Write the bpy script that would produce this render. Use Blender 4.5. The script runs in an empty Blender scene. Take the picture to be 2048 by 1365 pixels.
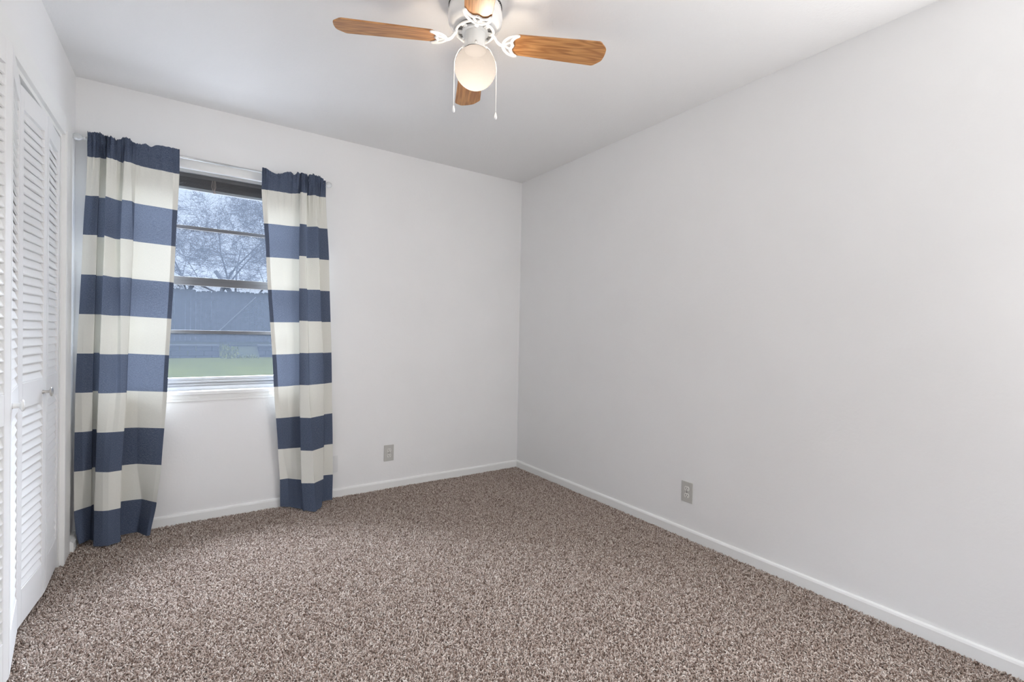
import bpy, bmesh, math, random
from mathutils import Vector, Matrix, noise

PI = math.pi
scene = bpy.context.scene
C = scene.collection
random.seed(7)

# ------------------------------------------------------------------ camera
cam_data = bpy.data.cameras.new('camera')
cam = bpy.data.objects.new('camera', cam_data)
C.objects.link(cam)
cam_data.sensor_width = 36.0
cam_data.lens = 950.0 / 2048.0 * 36.0
cam_data.clip_start = 0.02
cam_data.clip_end = 300
_r = Vector((0.82755148, -0.56106749, 0.01902152))
_u = Vector((-0.00888592, 0.02078735, 0.99974443))
_f = Vector((0.56131951, 0.82750901, -0.012217))
m = Matrix((( _r.x, _u.x, -_f.x, -2.354), (_r.y, _u.y, -_f.y, -3.363), (_r.z, _u.z, -_f.z, 1.130), (0, 0, 0, 1)))
cam.matrix_world = m
scene.camera = cam

# ------------------------------------------------------------------ colour management
vs = scene.view_settings
vs.view_transform = 'Standard'
vs.look = 'None'
vs.gamma = 1.0
vs.use_curve_mapping = False
vs.exposure = 0.31

# ------------------------------------------------------------------ world: overcast sky, brighter towards the zenith
world = bpy.data.worlds.new('sky')
scene.world = world
world.use_nodes = True
nt = world.node_tree
nt.nodes.clear()
N = nt.nodes.new
w_out = N('ShaderNodeOutputWorld'); w_bg = N('ShaderNodeBackground')
w_tc = N('ShaderNodeTexCoord'); w_sep = N('ShaderNodeSeparateXYZ')
w_ramp = N('ShaderNodeValToRGB'); w_str = N('ShaderNodeMapRange')
nt.links.new(w_tc.outputs['Generated'], w_sep.inputs[0])
nt.links.new(w_sep.outputs['Z'], w_ramp.inputs['Fac'])
nt.links.new(w_sep.outputs['Z'], w_str.inputs['Value'])
w_ramp.color_ramp.elements[0].position = 0.0
w_ramp.color_ramp.elements[0].color = (0.80, 0.88, 1.0, 1)
w_ramp.color_ramp.elements[1].position = 0.6
w_ramp.color_ramp.elements[1].color = (0.84, 0.90, 1.0, 1)
w_str.inputs['From Min'].default_value = 0.30
w_str.inputs['From Max'].default_value = 0.75
w_str.inputs['To Min'].default_value = 0.60
w_str.inputs['To Max'].default_value = 6.0
nt.links.new(w_ramp.outputs['Color'], w_bg.inputs['Color'])
nt.links.new(w_str.outputs['Result'], w_bg.inputs['Strength'])
nt.links.new(w_bg.outputs['Background'], w_out.inputs['Surface'])

# ------------------------------------------------------------------ added fill lamps out of view, and the hazy sun
def area_light(name, loc, rot, sx, sy, power, color):
    d = bpy.data.lights.new(name, 'AREA')
    d.shape = 'RECTANGLE'; d.size = sx; d.size_y = sy
    d.energy = power; d.color = color
    o = bpy.data.objects.new(name, d)
    o.location = loc; o.rotation_euler = rot
    C.objects.link(o)
    return o
side = area_light('side_fill_light', (0.012, -3.56, 1.50), (0, 0, 0), 0.66, 1.05, 23.5, (1.0, 0.99, 0.98))  # added fill lamp, unseen, brightens the closet side of the room
side.rotation_euler = Vector((-0.74, 0.64, 0.10)).to_track_quat('-Z', 'Y').to_euler()
rear_fill = area_light('rear_fill_light', (-2.36, -4.10, 1.15), (0, 0, 0), 0.70, 1.6, 6.0, (1.0, 0.985, 0.97))  # added fill lamp behind the camera, aimed at the far corner
rear_fill.rotation_euler = Vector((0.36, 0.92, 0.16)).to_track_quat('-Z', 'Y').to_euler()
sd = bpy.data.lights.new('hazy_sun', 'SUN'); sd.energy = 38.0; sd.angle = math.radians(70); sd.color = (0.90, 0.94, 1.0)
so = bpy.data.objects.new('hazy_sun', sd); so.rotation_euler = (math.radians(-53), 0, math.radians(5)); C.objects.link(so)

# ------------------------------------------------------------------ helpers
def tag(o, label=None, cat=None, group=None, kind=None):
    if label: o['label'] = label
    if cat: o['category'] = cat
    if group: o['group'] = group
    if kind: o['kind'] = kind
    return o

def empty(name, loc=(0, 0, 0), rot=(0, 0, 0)):
    o = bpy.data.objects.new(name, None)
    o.location = loc; o.rotation_euler = rot
    o.empty_display_size = 0.05
    C.objects.link(o)
    return o

def link_mesh(name, bm, mat, parent=None, loc=(0, 0, 0), rot=(0, 0, 0), smooth=False, recalc=True):
    if recalc:
        bmesh.ops.recalc_face_normals(bm, faces=bm.faces)
    me = bpy.data.meshes.new(name)
    bm.to_mesh(me); bm.free()
    if isinstance(mat, (list, tuple)):
        for q in mat: me.materials.append(q)
    else:
        me.materials.append(mat)
    if smooth:
        for p in me.polygons: p.use_smooth = True
    o = bpy.data.objects.new(name, me)
    o.location = loc; o.rotation_euler = rot
    C.objects.link(o)
    if parent is not None: o.parent = parent
    return o

def auto_smooth(o, deg=35):
    me = o.data
    for p in me.polygons: p.use_smooth = True
    bm = bmesh.new(); bm.from_mesh(me)
    lim = math.radians(deg)
    for e in bm.edges:
        if len(e.link_faces) == 2 and e.calc_face_angle(0) > lim: e.smooth = False
    bm.to_mesh(me); bm.free()
    return o

def box(bm, x0, x1, y0, y1, z0, z1, bev=0.0, M=None):
    r = bmesh.ops.create_cube(bm, size=1.0)
    vs_ = r['verts']
    for v in vs_:
        v.co = Vector((x0 + (v.co.x + .5) * (x1 - x0), y0 + (v.co.y + .5) * (y1 - y0), z0 + (v.co.z + .5) * (z1 - z0)))
    if bev > 0:
        es = {e for v in vs_ for e in v.link_edges}
        rr = bmesh.ops.bevel(bm, geom=list(es), offset=bev, segments=2, affect='EDGES', profile=0.6)
        vs_ = list({v for f in rr['faces'] for v in f.verts} | {v for v in vs_ if v.is_valid})
    if M is not None:
        bmesh.ops.transform(bm, matrix=M, verts=vs_)
    return vs_

def lathe(bm, prof, n=48, M=None, cap_top=False, cap_bot=False):
    rings = []
    for (r, z) in prof:
        rings.append([bm.verts.new((r * math.cos(2*PI*k/n), r * math.sin(2*PI*k/n), z)) for k in range(n)])
    for a, b in zip(rings, rings[1:]):
        for k in range(n):
            bm.faces.new((a[k], a[(k+1) % n], b[(k+1) % n], b[k]))
    if cap_top: bm.faces.new(rings[0])
    if cap_bot: bm.faces.new(rings[-1])
    vv = [v for r_ in rings for v in r_]
    if M is not None: bmesh.ops.transform(bm, matrix=M, verts=vv)
    return vv

def tube(bm, pts, rad, n=8, sz=1.0, closed=False, caps=True):
    """round (or flattened in z by sz) tube along pts; rad number or list"""
    pts = [Vector(p) for p in pts]
    L = len(pts); rings = []
    for i, p in enumerate(pts):
        if closed: d = pts[(i+1) % L] - pts[i-1]
        else: d = pts[min(i+1, L-1)] - pts[max(i-1, 0)]
        d.normalize()
        up = Vector((0, 0, 1)) if abs(d.z) < 0.93 else Vector((0, 1, 0))
        s = d.cross(up).normalized(); t = s.cross(d).normalized()
        r = rad[i] if isinstance(rad, (list, tuple)) else rad
        rings.append([bm.verts.new(p + s * (r * math.cos(2*PI*k/n)) + t * (r * sz * math.sin(2*PI*k/n))) for k in range(n)])
    rng = range(L) if closed else range(L-1)
    for i in rng:
        a, b = rings[i], rings[(i+1) % L]
        for k in range(n):
            bm.faces.new((a[k], a[(k+1) % n], b[(k+1) % n], b[k]))
    if caps and not closed:
        bm.faces.new(rings[0]); bm.faces.new(rings[-1])

def prism(bm, poly, z0, z1, M=None):
    a = [bm.verts.new((x, y, z0)) for x, y in poly]
    b = [bm.verts.new((x, y, z1)) for x, y in poly]
    bm.faces.new(a[::-1]); bm.faces.new(b)
    n = len(poly)
    for i in range(n):
        bm.faces.new((a[i], a[(i+1) % n], b[(i+1) % n], b[i]))
    if M is not None: bmesh.ops.transform(bm, matrix=M, verts=a + b)
    return a + b

def prism_axis(bm, poly, lo, hi, axis='x'):
    """poly in the plane across the axis: axis x -> (y,z); axis y -> (x,z)"""
    def mk(t, p):
        return (t, p[0], p[1]) if axis == 'x' else (p[0], t, p[1])
    a = [bm.verts.new(mk(lo, p)) for p in poly]; b = [bm.verts.new(mk(hi, p)) for p in poly]
    bm.faces.new(a); bm.faces.new(b[::-1])
    n = len(poly)
    for i in range(n):
        bm.faces.new((a[i], b[i], b[(i+1) % n], a[(i+1) % n]))

# ------------------------------------------------------------------ materials
def new_mat(name):
    mt = bpy.data.materials.new(name); mt.use_nodes = True
    t = mt.node_tree
    b = t.nodes['Principled BSDF']
    return mt, t, b

def simple(name, col, rough=0.5, metal=0.0, spec=0.5, var=0.0, vscale=8.0, bump=0.0, bscale=60.0, bdist=0.001):
    mt, t, b = new_mat(name)
    b.inputs['Base Color'].default_value = (*col, 1)
    b.inputs['Roughness'].default_value = rough
    b.inputs['Metallic'].default_value = metal
    b.inputs['Specular IOR Level'].default_value = spec
    tc = t.nodes.new('ShaderNodeTexCoord')
    if var > 0:
        n = t.nodes.new('ShaderNodeTexNoise'); n.inputs['Scale'].default_value = vscale; n.inputs['Detail'].default_value = 4
        t.links.new(tc.outputs['Object'], n.inputs['Vector'])
        mx = t.nodes.new('ShaderNodeMix'); mx.data_type = 'RGBA'
        mx.inputs['A'].default_value = (*[c * (1 - var) for c in col], 1)
        mx.inputs['B'].default_value = (*[min(1, c * (1 + var)) for c in col], 1)
        t.links.new(n.outputs['Fac'], mx.inputs['Factor']); t.links.new(mx.outputs['Result'], b.inputs['Base Color'])
    if bump > 0:
        n2 = t.nodes.new('ShaderNodeTexNoise'); n2.inputs['Scale'].default_value = bscale; n2.inputs['Detail'].default_value = 3
        t.links.new(tc.outputs['Object'], n2.inputs['Vector'])
        bp = t.nodes.new('ShaderNodeBump'); bp.inputs['Strength'].default_value = bump; bp.inputs['Distance'].default_value = bdist
        t.links.new(n2.outputs['Fac'], bp.inputs['Height']); t.links.new(bp.outputs['Normal'], b.inputs['Normal'])
    return mt

M_WALL = simple('wall_paint', (0.88, 0.875, 0.87), 0.75, spec=0.2, var=0.03, vscale=2.5, bump=0.22, bscale=70, bdist=0.002)
M_CEIL = simple('ceiling_paint', (0.88, 0.875, 0.868), 0.85, spec=0.15, var=0.01, vscale=2, bump=0.35, bscale=110, bdist=0.003)
M_TRIM = simple('trim_gloss_paint', (0.88, 0.88, 0.865), 0.65, spec=0.2, bump=0.08, bscale=25, bdist=0.001)
M_DOOR = simple('louvre_door_paint', (0.86, 0.86, 0.86), 0.5, spec=0.3, bump=0.05, bscale=30, bdist=0.001)
M_DARK = simple('closet_dark', (0.30, 0.30, 0.30), 0.9)
M_FANW = simple('fan_white_enamel', (0.88, 0.88, 0.87), 0.22, spec=0.5)
M_FANN = simple('fan_fitter_white', (0.78, 0.78, 0.77), 0.30, spec=0.5)
M_BLACK = simple('dark_recess', (0.03, 0.03, 0.03), 0.8)
M_CHAIN = simple('chain_white', (0.80, 0.79, 0.77), 0.4)
M_NICKEL = simple('brushed_nickel', (0.62, 0.60, 0.57), 0.28, metal=0.9)
M_KNOBW = simple('white_knob_paint', (0.88, 0.88, 0.87), 0.25)
M_ALU = simple('window_aluminium', (0.11, 0.11, 0.115), 0.5)
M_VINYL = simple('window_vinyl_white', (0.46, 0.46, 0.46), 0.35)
M_BLIND = simple('blind_slats_dark', (0.075, 0.075, 0.08), 0.5)
M_BLINDR = simple('blind_rail_grey', (0.22, 0.24, 0.26), 0.5)
M_PLATE = simple('outlet_plate_almond', (0.54, 0.53, 0.50), 0.4)
M_RECEP = simple('outlet_receptacle', (0.74, 0.73, 0.69), 0.35)
M_PLATEW = simple('painted_plate', (0.79, 0.79, 0.79), 0.6)

def mat_acrylic():
    mt, t, b = new_mat('clear_acrylic')
    b.inputs['Base Color'].default_value = (0.92, 0.94, 0.95, 1)
    b.inputs['Roughness'].default_value = 0.08
    b.inputs['Transmission Weight'].default_value = 0.55
    b.inputs['IOR'].default_value = 1.45
    return mt
M_ACR = mat_acrylic()
M_RODL = simple('rod_white_metal', (0.62, 0.63, 0.63), 0.3, metal=0.3)

def mat_wood():
    mt, t, b = new_mat('blade_oak_laminate')
    tc = t.nodes.new('ShaderNodeTexCoord'); mp = t.nodes.new('ShaderNodeMapping')
    mp.inputs['Scale'].default_value = (1.1, 9.0, 1.0)
    t.links.new(tc.outputs['Object'], mp.inputs['Vector'])
    oi = t.nodes.new('ShaderNodeObjectInfo')
    ad = t.nodes.new('ShaderNodeVectorMath'); ad.operation = 'ADD'
    sc = t.nodes.new('ShaderNodeVectorMath'); sc.operation = 'SCALE'; sc.inputs['Scale'].default_value = 9.0
    t.links.new(oi.outputs['Location'], sc.inputs[0])
    cx = t.nodes.new('ShaderNodeCombineXYZ'); t.links.new(oi.outputs['Random'], cx.inputs[0]); t.links.new(oi.outputs['Random'], cx.inputs[2])
    sc2 = t.nodes.new('ShaderNodeVectorMath'); sc2.operation = 'SCALE'; sc2.inputs['Scale'].default_value = 11.0
    t.links.new(cx.outputs[0], sc2.inputs[0])
    t.links.new(mp.outputs[0], ad.inputs[0]); t.links.new(sc2.outputs[0], ad.inputs[1])
    wv = t.nodes.new('ShaderNodeTexNoise'); wv.inputs['Scale'].default_value = 2.2; wv.inputs['Detail'].default_value = 2
    t.links.new(ad.outputs[0], wv.inputs['Vector'])
    mu = t.nodes.new('ShaderNodeMath'); mu.operation = 'MULTIPLY'; mu.inputs[1].default_value = 16.0
    fr = t.nodes.new('ShaderNodeMath'); fr.operation = 'PINGPONG'; fr.inputs[1].default_value = 1.0
    t.links.new(wv.outputs['Fac'], mu.inputs[0]); t.links.new(mu.outputs[0], fr.inputs[0])
    mp2 = t.nodes.new('ShaderNodeMapping'); mp2.inputs['Scale'].default_value = (6, 240, 1)
    t.links.new(tc.outputs['Object'], mp2.inputs['Vector'])
    fn = t.nodes.new('ShaderNodeTexNoise'); fn.inputs['Scale'].default_value = 1.0; fn.inputs['Detail'].default_value = 3
    t.links.new(mp2.outputs[0], fn.inputs['Vector'])
    r1 = t.nodes.new('ShaderNodeValToRGB')
    r1.color_ramp.elements[0].color = (0.42, 0.185, 0.066, 1); r1.color_ramp.elements[0].position = 0.1
    r1.color_ramp.elements[1].color = (0.60, 0.30, 0.115, 1); r1.color_ramp.elements[1].position = 0.8
    t.links.new(fr.outputs[0], r1.inputs['Fac'])
    r2 = t.nodes.new('ShaderNodeValToRGB')
    r2.color_ramp.elements[0].color = (0.74, 0.71, 0.68, 1); r2.color_ramp.elements[0].position = 0.35
    r2.color_ramp.elements[1].color = (1, 1, 1, 1); r2.color_ramp.elements[1].position = 0.6
    t.links.new(fn.outputs['Fac'], r2.inputs['Fac'])
    mx = t.nodes.new('ShaderNodeMix'); mx.data_type = 'RGBA'; mx.blend_type = 'MULTIPLY'; mx.inputs['Factor'].default_value = 1.0
    t.links.new(r1.outputs[0], mx.inputs['A']); t.links.new(r2.outputs[0], mx.inputs['B'])
    t.links.new(mx.outputs['Result'], b.inputs['Base Color'])
    b.inputs['Roughness'].default_value = 0.38
    return mt
M_WOOD = mat_wood()

def mat_globe():
    mt = bpy.data.materials.new('frosted_globe_glass'); mt.use_nodes = True
    t = mt.node_tree; t.nodes.clear()
    o = t.nodes.new('ShaderNodeOutputMaterial')
    tp = t.nodes.new('ShaderNodeBsdfTransparent'); tp.inputs['Color'].default_value = (1, 1, 1, 1)
    tr = t.nodes.new('ShaderNodeBsdfTranslucent'); tr.inputs['Color'].default_value = (0.0098, 0.0097, 0.0100, 1)
    df = t.nodes.new('ShaderNodeBsdfDiffuse'); df.inputs['Color'].default_value = (0.024, 0.024, 0.026, 1)
    ad = t.nodes.new('ShaderNodeAddShader')
    t.links.new(tr.outputs[0], ad.inputs[0]); t.links.new(df.outputs[0], ad.inputs[1])
    mx = t.nodes.new('ShaderNodeMixShader'); mx.inputs[0].default_value = 0.12
    t.links.new(ad.outputs[0], mx.inputs[1]); t.links.new(tp.outputs[0], mx.inputs[2])
    t.links.new(mx.outputs[0], o.inputs['Surface'])
    return mt
M_GLOBE = mat_globe()

def mat_glass(name, haze):
    mt = bpy.data.materials.new(name); mt.use_nodes = True
    t = mt.node_tree; t.nodes.clear()
    o = t.nodes.new('ShaderNodeOutputMaterial')
    tp = t.nodes.new('ShaderNodeBsdfTransparent'); tp.inputs['Color'].default_value = (0.93, 0.96, 1.0, 1)
    tl = t.nodes.new('ShaderNodeBsdfTranslucent'); tl.inputs['Color'].default_value = (0.62, 0.76, 1.0, 1)
    gl = t.nodes.new('ShaderNodeBsdfGlossy'); gl.inputs['Roughness'].default_value = 0.02
    m1 = t.nodes.new('ShaderNodeMixShader'); m1.inputs[0].default_value = haze
    m2 = t.nodes.new('ShaderNodeMixShader'); m2.inputs[0].default_value = 0.0
    t.links.new(tp.outputs[0], m1.inputs[1]); t.links.new(tl.outputs[0], m1.inputs[2])
    t.links.new(m1.outputs[0], m2.inputs[1]); t.links.new(gl.outputs[0], m2.inputs[2])
    t.links.new(m2.outputs[0], o.inputs['Surface'])
    return mt
M_PANE = mat_glass('hazy_window_glass', 0.013)
M_PANE_FILL = mat_glass('fill_window_glass', 0.02)  # glass for an added, unseen window; not assigned

def mat_curtain():
    """navy / ivory horizontal bands set by the cloth's own length coordinate (UV.y)"""
    mt = bpy.data.materials.new('striped_curtain_cotton'); mt.use_nodes = True
    t = mt.node_tree; t.nodes.clear(); L = t.links.new
    def nd(k): return t.nodes.new(k)
    o = nd('ShaderNodeOutputMaterial')
    uv = nd('ShaderNodeUVMap'); uv.uv_map = 'UVMap'
    sp = nd('ShaderNodeSeparateXYZ'); L(uv.outputs[0], sp.inputs[0])
    # band index: boundaries at 2.003 - k*0.2045 metres
    s1 = nd('ShaderNodeMath'); s1.operation = 'SUBTRACT'; s1.inputs[0].default_value = 2.003 + 0.409 ; L(sp.outputs['Y'], s1.inputs[1])
    s2 = nd('ShaderNodeMath'); s2.operation = 'DIVIDE'; s2.inputs[1].default_value = 0.409; L(s1.outputs[0], s2.inputs[0])
    s3 = nd('ShaderNodeMath'); s3.operation = 'FRACT'; L(s2.outputs[0], s3.inputs[0])
    s4 = nd('ShaderNodeMath'); s4.operation = 'GREATER_THAN'; s4.inputs[1].default_value = 0.5; L(s3.outputs[0], s4.inputs[0])   # 1 = navy
    # chambray weave flecks
    mp = nd('ShaderNodeMapping'); mp.inputs['Scale'].default_value = (500, 160, 1); L(uv.outputs[0], mp.inputs['Vector'])
    mpb = nd('ShaderNodeMapping'); mpb.inputs['Scale'].default_value = (110, 700, 1); L(uv.outputs[0], mpb.inputs['Vector'])
    n1 = nd('ShaderNodeTexNoise'); n1.inputs['Scale'].default_value = 1; n1.inputs['Detail'].default_value = 2; L(mp.outputs[0], n1.inputs['Vector'])
    n2 = nd('ShaderNodeTexNoise'); n2.inputs['Scale'].default_value = 1; n2.inputs['Detail'].default_value = 2; L(mpb.outputs[0], n2.inputs['Vector'])
    av = nd('ShaderNodeMath'); av.operation = 'ADD'; L(n1.outputs['Fac'], av.inputs[0]); L(n2.outputs['Fac'], av.inputs[1])
    r = nd('ShaderNodeValToRGB'); r.color_ramp.elements[0].position = 0.36; r.color_ramp.elements[1].position = 0.66
    hv = nd('ShaderNodeMath'); hv.operation = 'MULTIPLY'; hv.inputs[1].default_value = 0.5; L(av.outputs[0], hv.inputs[0]); L(hv.outputs[0], r.inputs['Fac'])
    r.color_ramp.elements[0].color = (0.042, 0.060, 0.108, 1)
    r.color_ramp.elements[1].color = (0.165, 0.195, 0.265, 1)
    r2 = nd('ShaderNodeValToRGB'); r2.color_ramp.elements[0].position = 0.3; r2.color_ramp.elements[1].position = 0.7; L(hv.outputs[0], r2.inputs['Fac'])
    r2.color_ramp.elements[0].color = (0.76, 0.755, 0.70, 1)
    r2.color_ramp.elements[1].color = (0.85, 0.84, 0.775, 1)
    mc = nd('ShaderNodeMix'); mc.data_type = 'RGBA'; L(s4.outputs[0], mc.inputs['Factor']); L(r2.outputs[0], mc.inputs['A']); L(r.outputs[0], mc.inputs['B'])
    # translucency: less where the cloth is doubled (side hems, rod pocket); UV.x runs 0..1
    at = nd('ShaderNodeAttribute'); at.attribute_name = 'doubled'
    inv = nd('ShaderNodeMath'); inv.operation = 'MULTIPLY_ADD'; inv.inputs[1].default_value = -0.11; inv.inputs[2].default_value = 0.115; L(at.outputs['Fac'], inv.inputs[0])
    df = nd('ShaderNodeBsdfDiffuse'); L(mc.outputs['Result'], df.inputs['Color'])
    tcol = nd('ShaderNodeMix'); tcol.data_type = 'RGBA'; L(s4.outputs[0], tcol.inputs['Factor'])
    tcol.inputs['A'].default_value = (0.34, 0.33, 0.285, 1); tcol.inputs['B'].default_value = (0.14, 0.16, 0.205, 1)
    tl = nd('ShaderNodeBsdfTranslucent'); L(tcol.outputs['Result'], tl.inputs['Color'])
    mx = nd('ShaderNodeMixShader'); L(inv.outputs[0], mx.inputs[0]); L(df.outputs[0], mx.inputs[1]); L(tl.outputs[0], mx.inputs[2])
    bp = nd('ShaderNodeBump'); bp.inputs['Strength'].default_value = 0.25; bp.inputs['Distance'].default_value = 0.0015
    wr = nd('ShaderNodeTexNoise'); wr.inputs['Scale'].default_value = 9; wr.inputs['Detail'].default_value = 3
    tc = nd('ShaderNodeTexCoord'); L(tc.outputs['Object'], wr.inputs['Vector']); L(wr.outputs['Fac'], bp.inputs['Height'])
    bp.inputs['Distance'].default_value = 0.012
    L(bp.outputs['Normal'], df.inputs['Normal'])
    L(mx.outputs[0], o.inputs['Surface'])
    return mt
M_CURT = mat_curtain()

def mat_yarn():
    mt, t, b = new_mat('carpet_yarn')
    oi = t.nodes.new('ShaderNodeObjectInfo')
    r = t.nodes.new('ShaderNodeValToRGB')
    r.color_ramp.interpolation = 'CONSTANT'
    e = r.color_ramp.elements
    e[0].position = 0.0; e[0].color = (0.19, 0.125, 0.095, 1)
    e[1].position = 0.16; e[1].color = (0.34, 0.258, 0.214, 1)
    for p_, c_ in ((0.40, (0.48, 0.385, 0.328, 1)), (0.68, (0.60, 0.512, 0.455, 1)), (0.88, (0.74, 0.66, 0.60, 1))):
        q = e.new(p_); q.color = c_
    t.links.new(oi.outputs['Random'], r.inputs['Fac'])
    t.links.new(r.outputs[0], b.inputs['Base Color'])
    b.inputs['Roughness'].default_value = 0.85
    b.inputs['Specular IOR Level'].default_value = 0.15
    b.inputs['Sheen Weight'].default_value = 0.25
    return mt
M_YARN = mat_yarn()
M_BACKING = simple('carpet_backing', (0.20, 0.15, 0.12), 0.95, var=0.3, vscale=120)

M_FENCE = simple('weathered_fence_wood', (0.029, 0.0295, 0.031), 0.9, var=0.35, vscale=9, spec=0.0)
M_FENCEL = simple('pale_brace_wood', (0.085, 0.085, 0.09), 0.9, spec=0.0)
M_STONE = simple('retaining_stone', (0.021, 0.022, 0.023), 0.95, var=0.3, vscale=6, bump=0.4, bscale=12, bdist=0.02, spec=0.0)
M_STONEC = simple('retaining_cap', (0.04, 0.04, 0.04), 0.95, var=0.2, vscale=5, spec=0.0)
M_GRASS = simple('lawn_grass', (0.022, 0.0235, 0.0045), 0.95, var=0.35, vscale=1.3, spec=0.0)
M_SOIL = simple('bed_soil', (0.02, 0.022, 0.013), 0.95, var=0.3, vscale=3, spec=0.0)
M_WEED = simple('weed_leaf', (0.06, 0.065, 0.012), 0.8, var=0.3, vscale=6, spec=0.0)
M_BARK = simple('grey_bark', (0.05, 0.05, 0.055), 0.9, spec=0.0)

# ------------------------------------------------------------------ room dimensions
W = 2.859; H = 2.44; YR = -4.05; T = 0.12
WX0, WX1, WZ0, WZ1 = -2.765, -1.715, 0.760, 2.062        # window opening
DY0, DY1, DZ = -1.560, -0.325, 2.030                      # closet opening

def struct(name, bm, mat, label=None, **k):
    o = link_mesh(name, bm, mat, **k)
    o['kind'] = 'structure'
    if label: o['label'] = label
    return o

bm = bmesh.new(); box(bm, -W - 0.75, T, YR - T, T, -0.12, -0.016)
struct('floor', bm, M_BACKING, 'room floor under the brown flecked carpet')
bm = bmesh.new(); box(bm, -W - 0.75, T, YR - T, T, H, H + 0.12)
struct('ceiling', bm, M_CEIL, 'white painted ceiling above the fan')
SY0, SY1, SZ0, SZ1 = -3.97, -3.15, 0.86, 2.14            # added opening for the side fill lamp, out of frame
bm = bmesh.new()
box(bm, 0, T, SY1, T, -0.016, H); box(bm, 0, T, YR - T, SY0, -0.016, H)
box(bm, 0, T, SY0, SY1, -0.016, SZ0); box(bm, 0, T, SY0, SY1, SZ1, H)
struct('wall_right', bm, M_WALL, 'long bare white wall on the right')
bm = bmesh.new()
box(bm, -W - 0.75, WX0, 0, T, -0.016, H); box(bm, WX1, 0, 0, T, -0.016, H)
box(bm, WX0, WX1, 0, T, -0.016, WZ0); box(bm, WX0, WX1, 0, T, WZ1, H)
struct('wall_back', bm, M_WALL, 'white wall with the window and striped curtains')
bm = bmesh.new()
box(bm, -W - T, -W, DY1, 0, -0.016, H); box(bm, -W - T, -W, YR - T, DY0, -0.016, H)
box(bm, -W - T, -W, DY0, DY1, DZ, H)
struct('wall_left', bm, M_WALL, 'white wall on the left around the closet doors')
bm = bmesh.new()
RX0, RX1 = -2.76, -1.96          # added opening for the rear fill lamp, behind the camera
box(bm, -W - 0.75, RX0, YR - T, YR, -0.016, H); box(bm, RX1, 0, YR - T, YR, -0.016, H)
box(bm, RX0, RX1, YR - T, YR, 2.03, H)
struct('wall_rear', bm, M_WALL, 'white wall behind the camera')
bm = bmesh.new()
box(bm, -W - 0.75, -W - 0.63, YR, 0, -0.016, H)
struct('wall_closet', bm, M_WALL, 'back wall inside the closet')

# added, unseen window frame around the side fill lamp (right wall)
w2 = empty('fill_window', (0.085, (SY0 + SY1) / 2, SZ0)); w2['kind'] = 'structure'; w2['label'] = 'added, unseen window frame around the fill lamp in the right wall'
bm = bmesh.new(); hw = (SY1 - SY0) / 2; hh = SZ1 - SZ0
for a, b_, c, d in ((-hw, hw, 0, .05), (-hw, hw, hh - .05, hh), (-hw, -hw + .05, .05, hh - .05), (hw - .05, hw, .05, hh - .05), (-hw + .05, hw - .05, hh/2 - .02, hh/2 + .02)):
    box(bm, -.03, .03, a, b_, c, d, 0.004)
link_mesh('window_frame', bm, M_VINYL, w2)

# ------------------------------------------------------------------ baseboards and trim
def base_profile(h=0.052, t=0.013):
    return [(0, -0.014), (-t, -0.014), (-t, h - 0.012), (-t * 0.75, h - 0.004), (-t * 0.35, h), (0, h)]
bm = bmesh.new(); prism_axis(bm, base_profile(), -W, -0.0131, 'x')
struct('baseboard_back', bm, M_TRIM, 'white baseboard under the window wall')
bm = bmesh.new(); prism_axis(bm, base_profile(), YR, 0.0, 'y')
struct('baseboard_right', bm, M_TRIM, 'white baseboard along the bare right wall')
bm = bmesh.new()
prism_axis(bm, [(-W + 0.0, -0.014), (-W + 0.030, -0.014), (-W + 0.030, 0.038), (-W + 0.018, 0.052), (-W, 0.052)], -0.168, -0.0131, 'y')
struct('baseboard_left', bm, M_TRIM, 'short white baseboard between closet and window wall')

# closet casing (flat boards with an inner stop)
bm = bmesh.new()
cx0, cx1 = -W, -W + 0.016
box(bm, cx0, cx1, DY1 - 0.0, -0.170, -0.014, DZ + 0.088, 0.002)                 # far side board
box(bm, cx0, cx1, -1.72, DY0 + 0.0, -0.014, DZ + 0.088, 0.002)                  # near side board
box(bm, cx0, cx1, DY0, DY1, DZ, DZ + 0.088, 0.002)                        # head board
box(bm, cx0 + .004, cx1 + 0.005, DY1 + .001, DY1 + 0.022, -0.014, DZ + 0.02, 0.002)
struct('trim_1', bm, M_TRIM, 'flat white casing around the louvred closet doors')
# jamb lining inside the closet opening
bm = bmesh.new()
box(bm, -W - T, -W + 0.002, DY1 - 0.018, DY1, 0, DZ); box(bm, -W - T, -W + 0.002, DY0, DY0 + 0.018, 0, DZ)
box(bm, -W - T, -W + 0.002, DY0 + .018, DY1 - .018, DZ - 0.018, DZ)
struct('trim_2', bm, M_TRIM, 'white jamb lining of the closet opening')
bm = bmesh.new(); box(bm, -W - 0.045, -W - 0.020, DY0 + .02, DY1 - .02, DZ - 0.034, DZ - 0.0185)
struct('trim_3', bm, M_DARK, 'dark sliding track above the closet doors')

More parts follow.
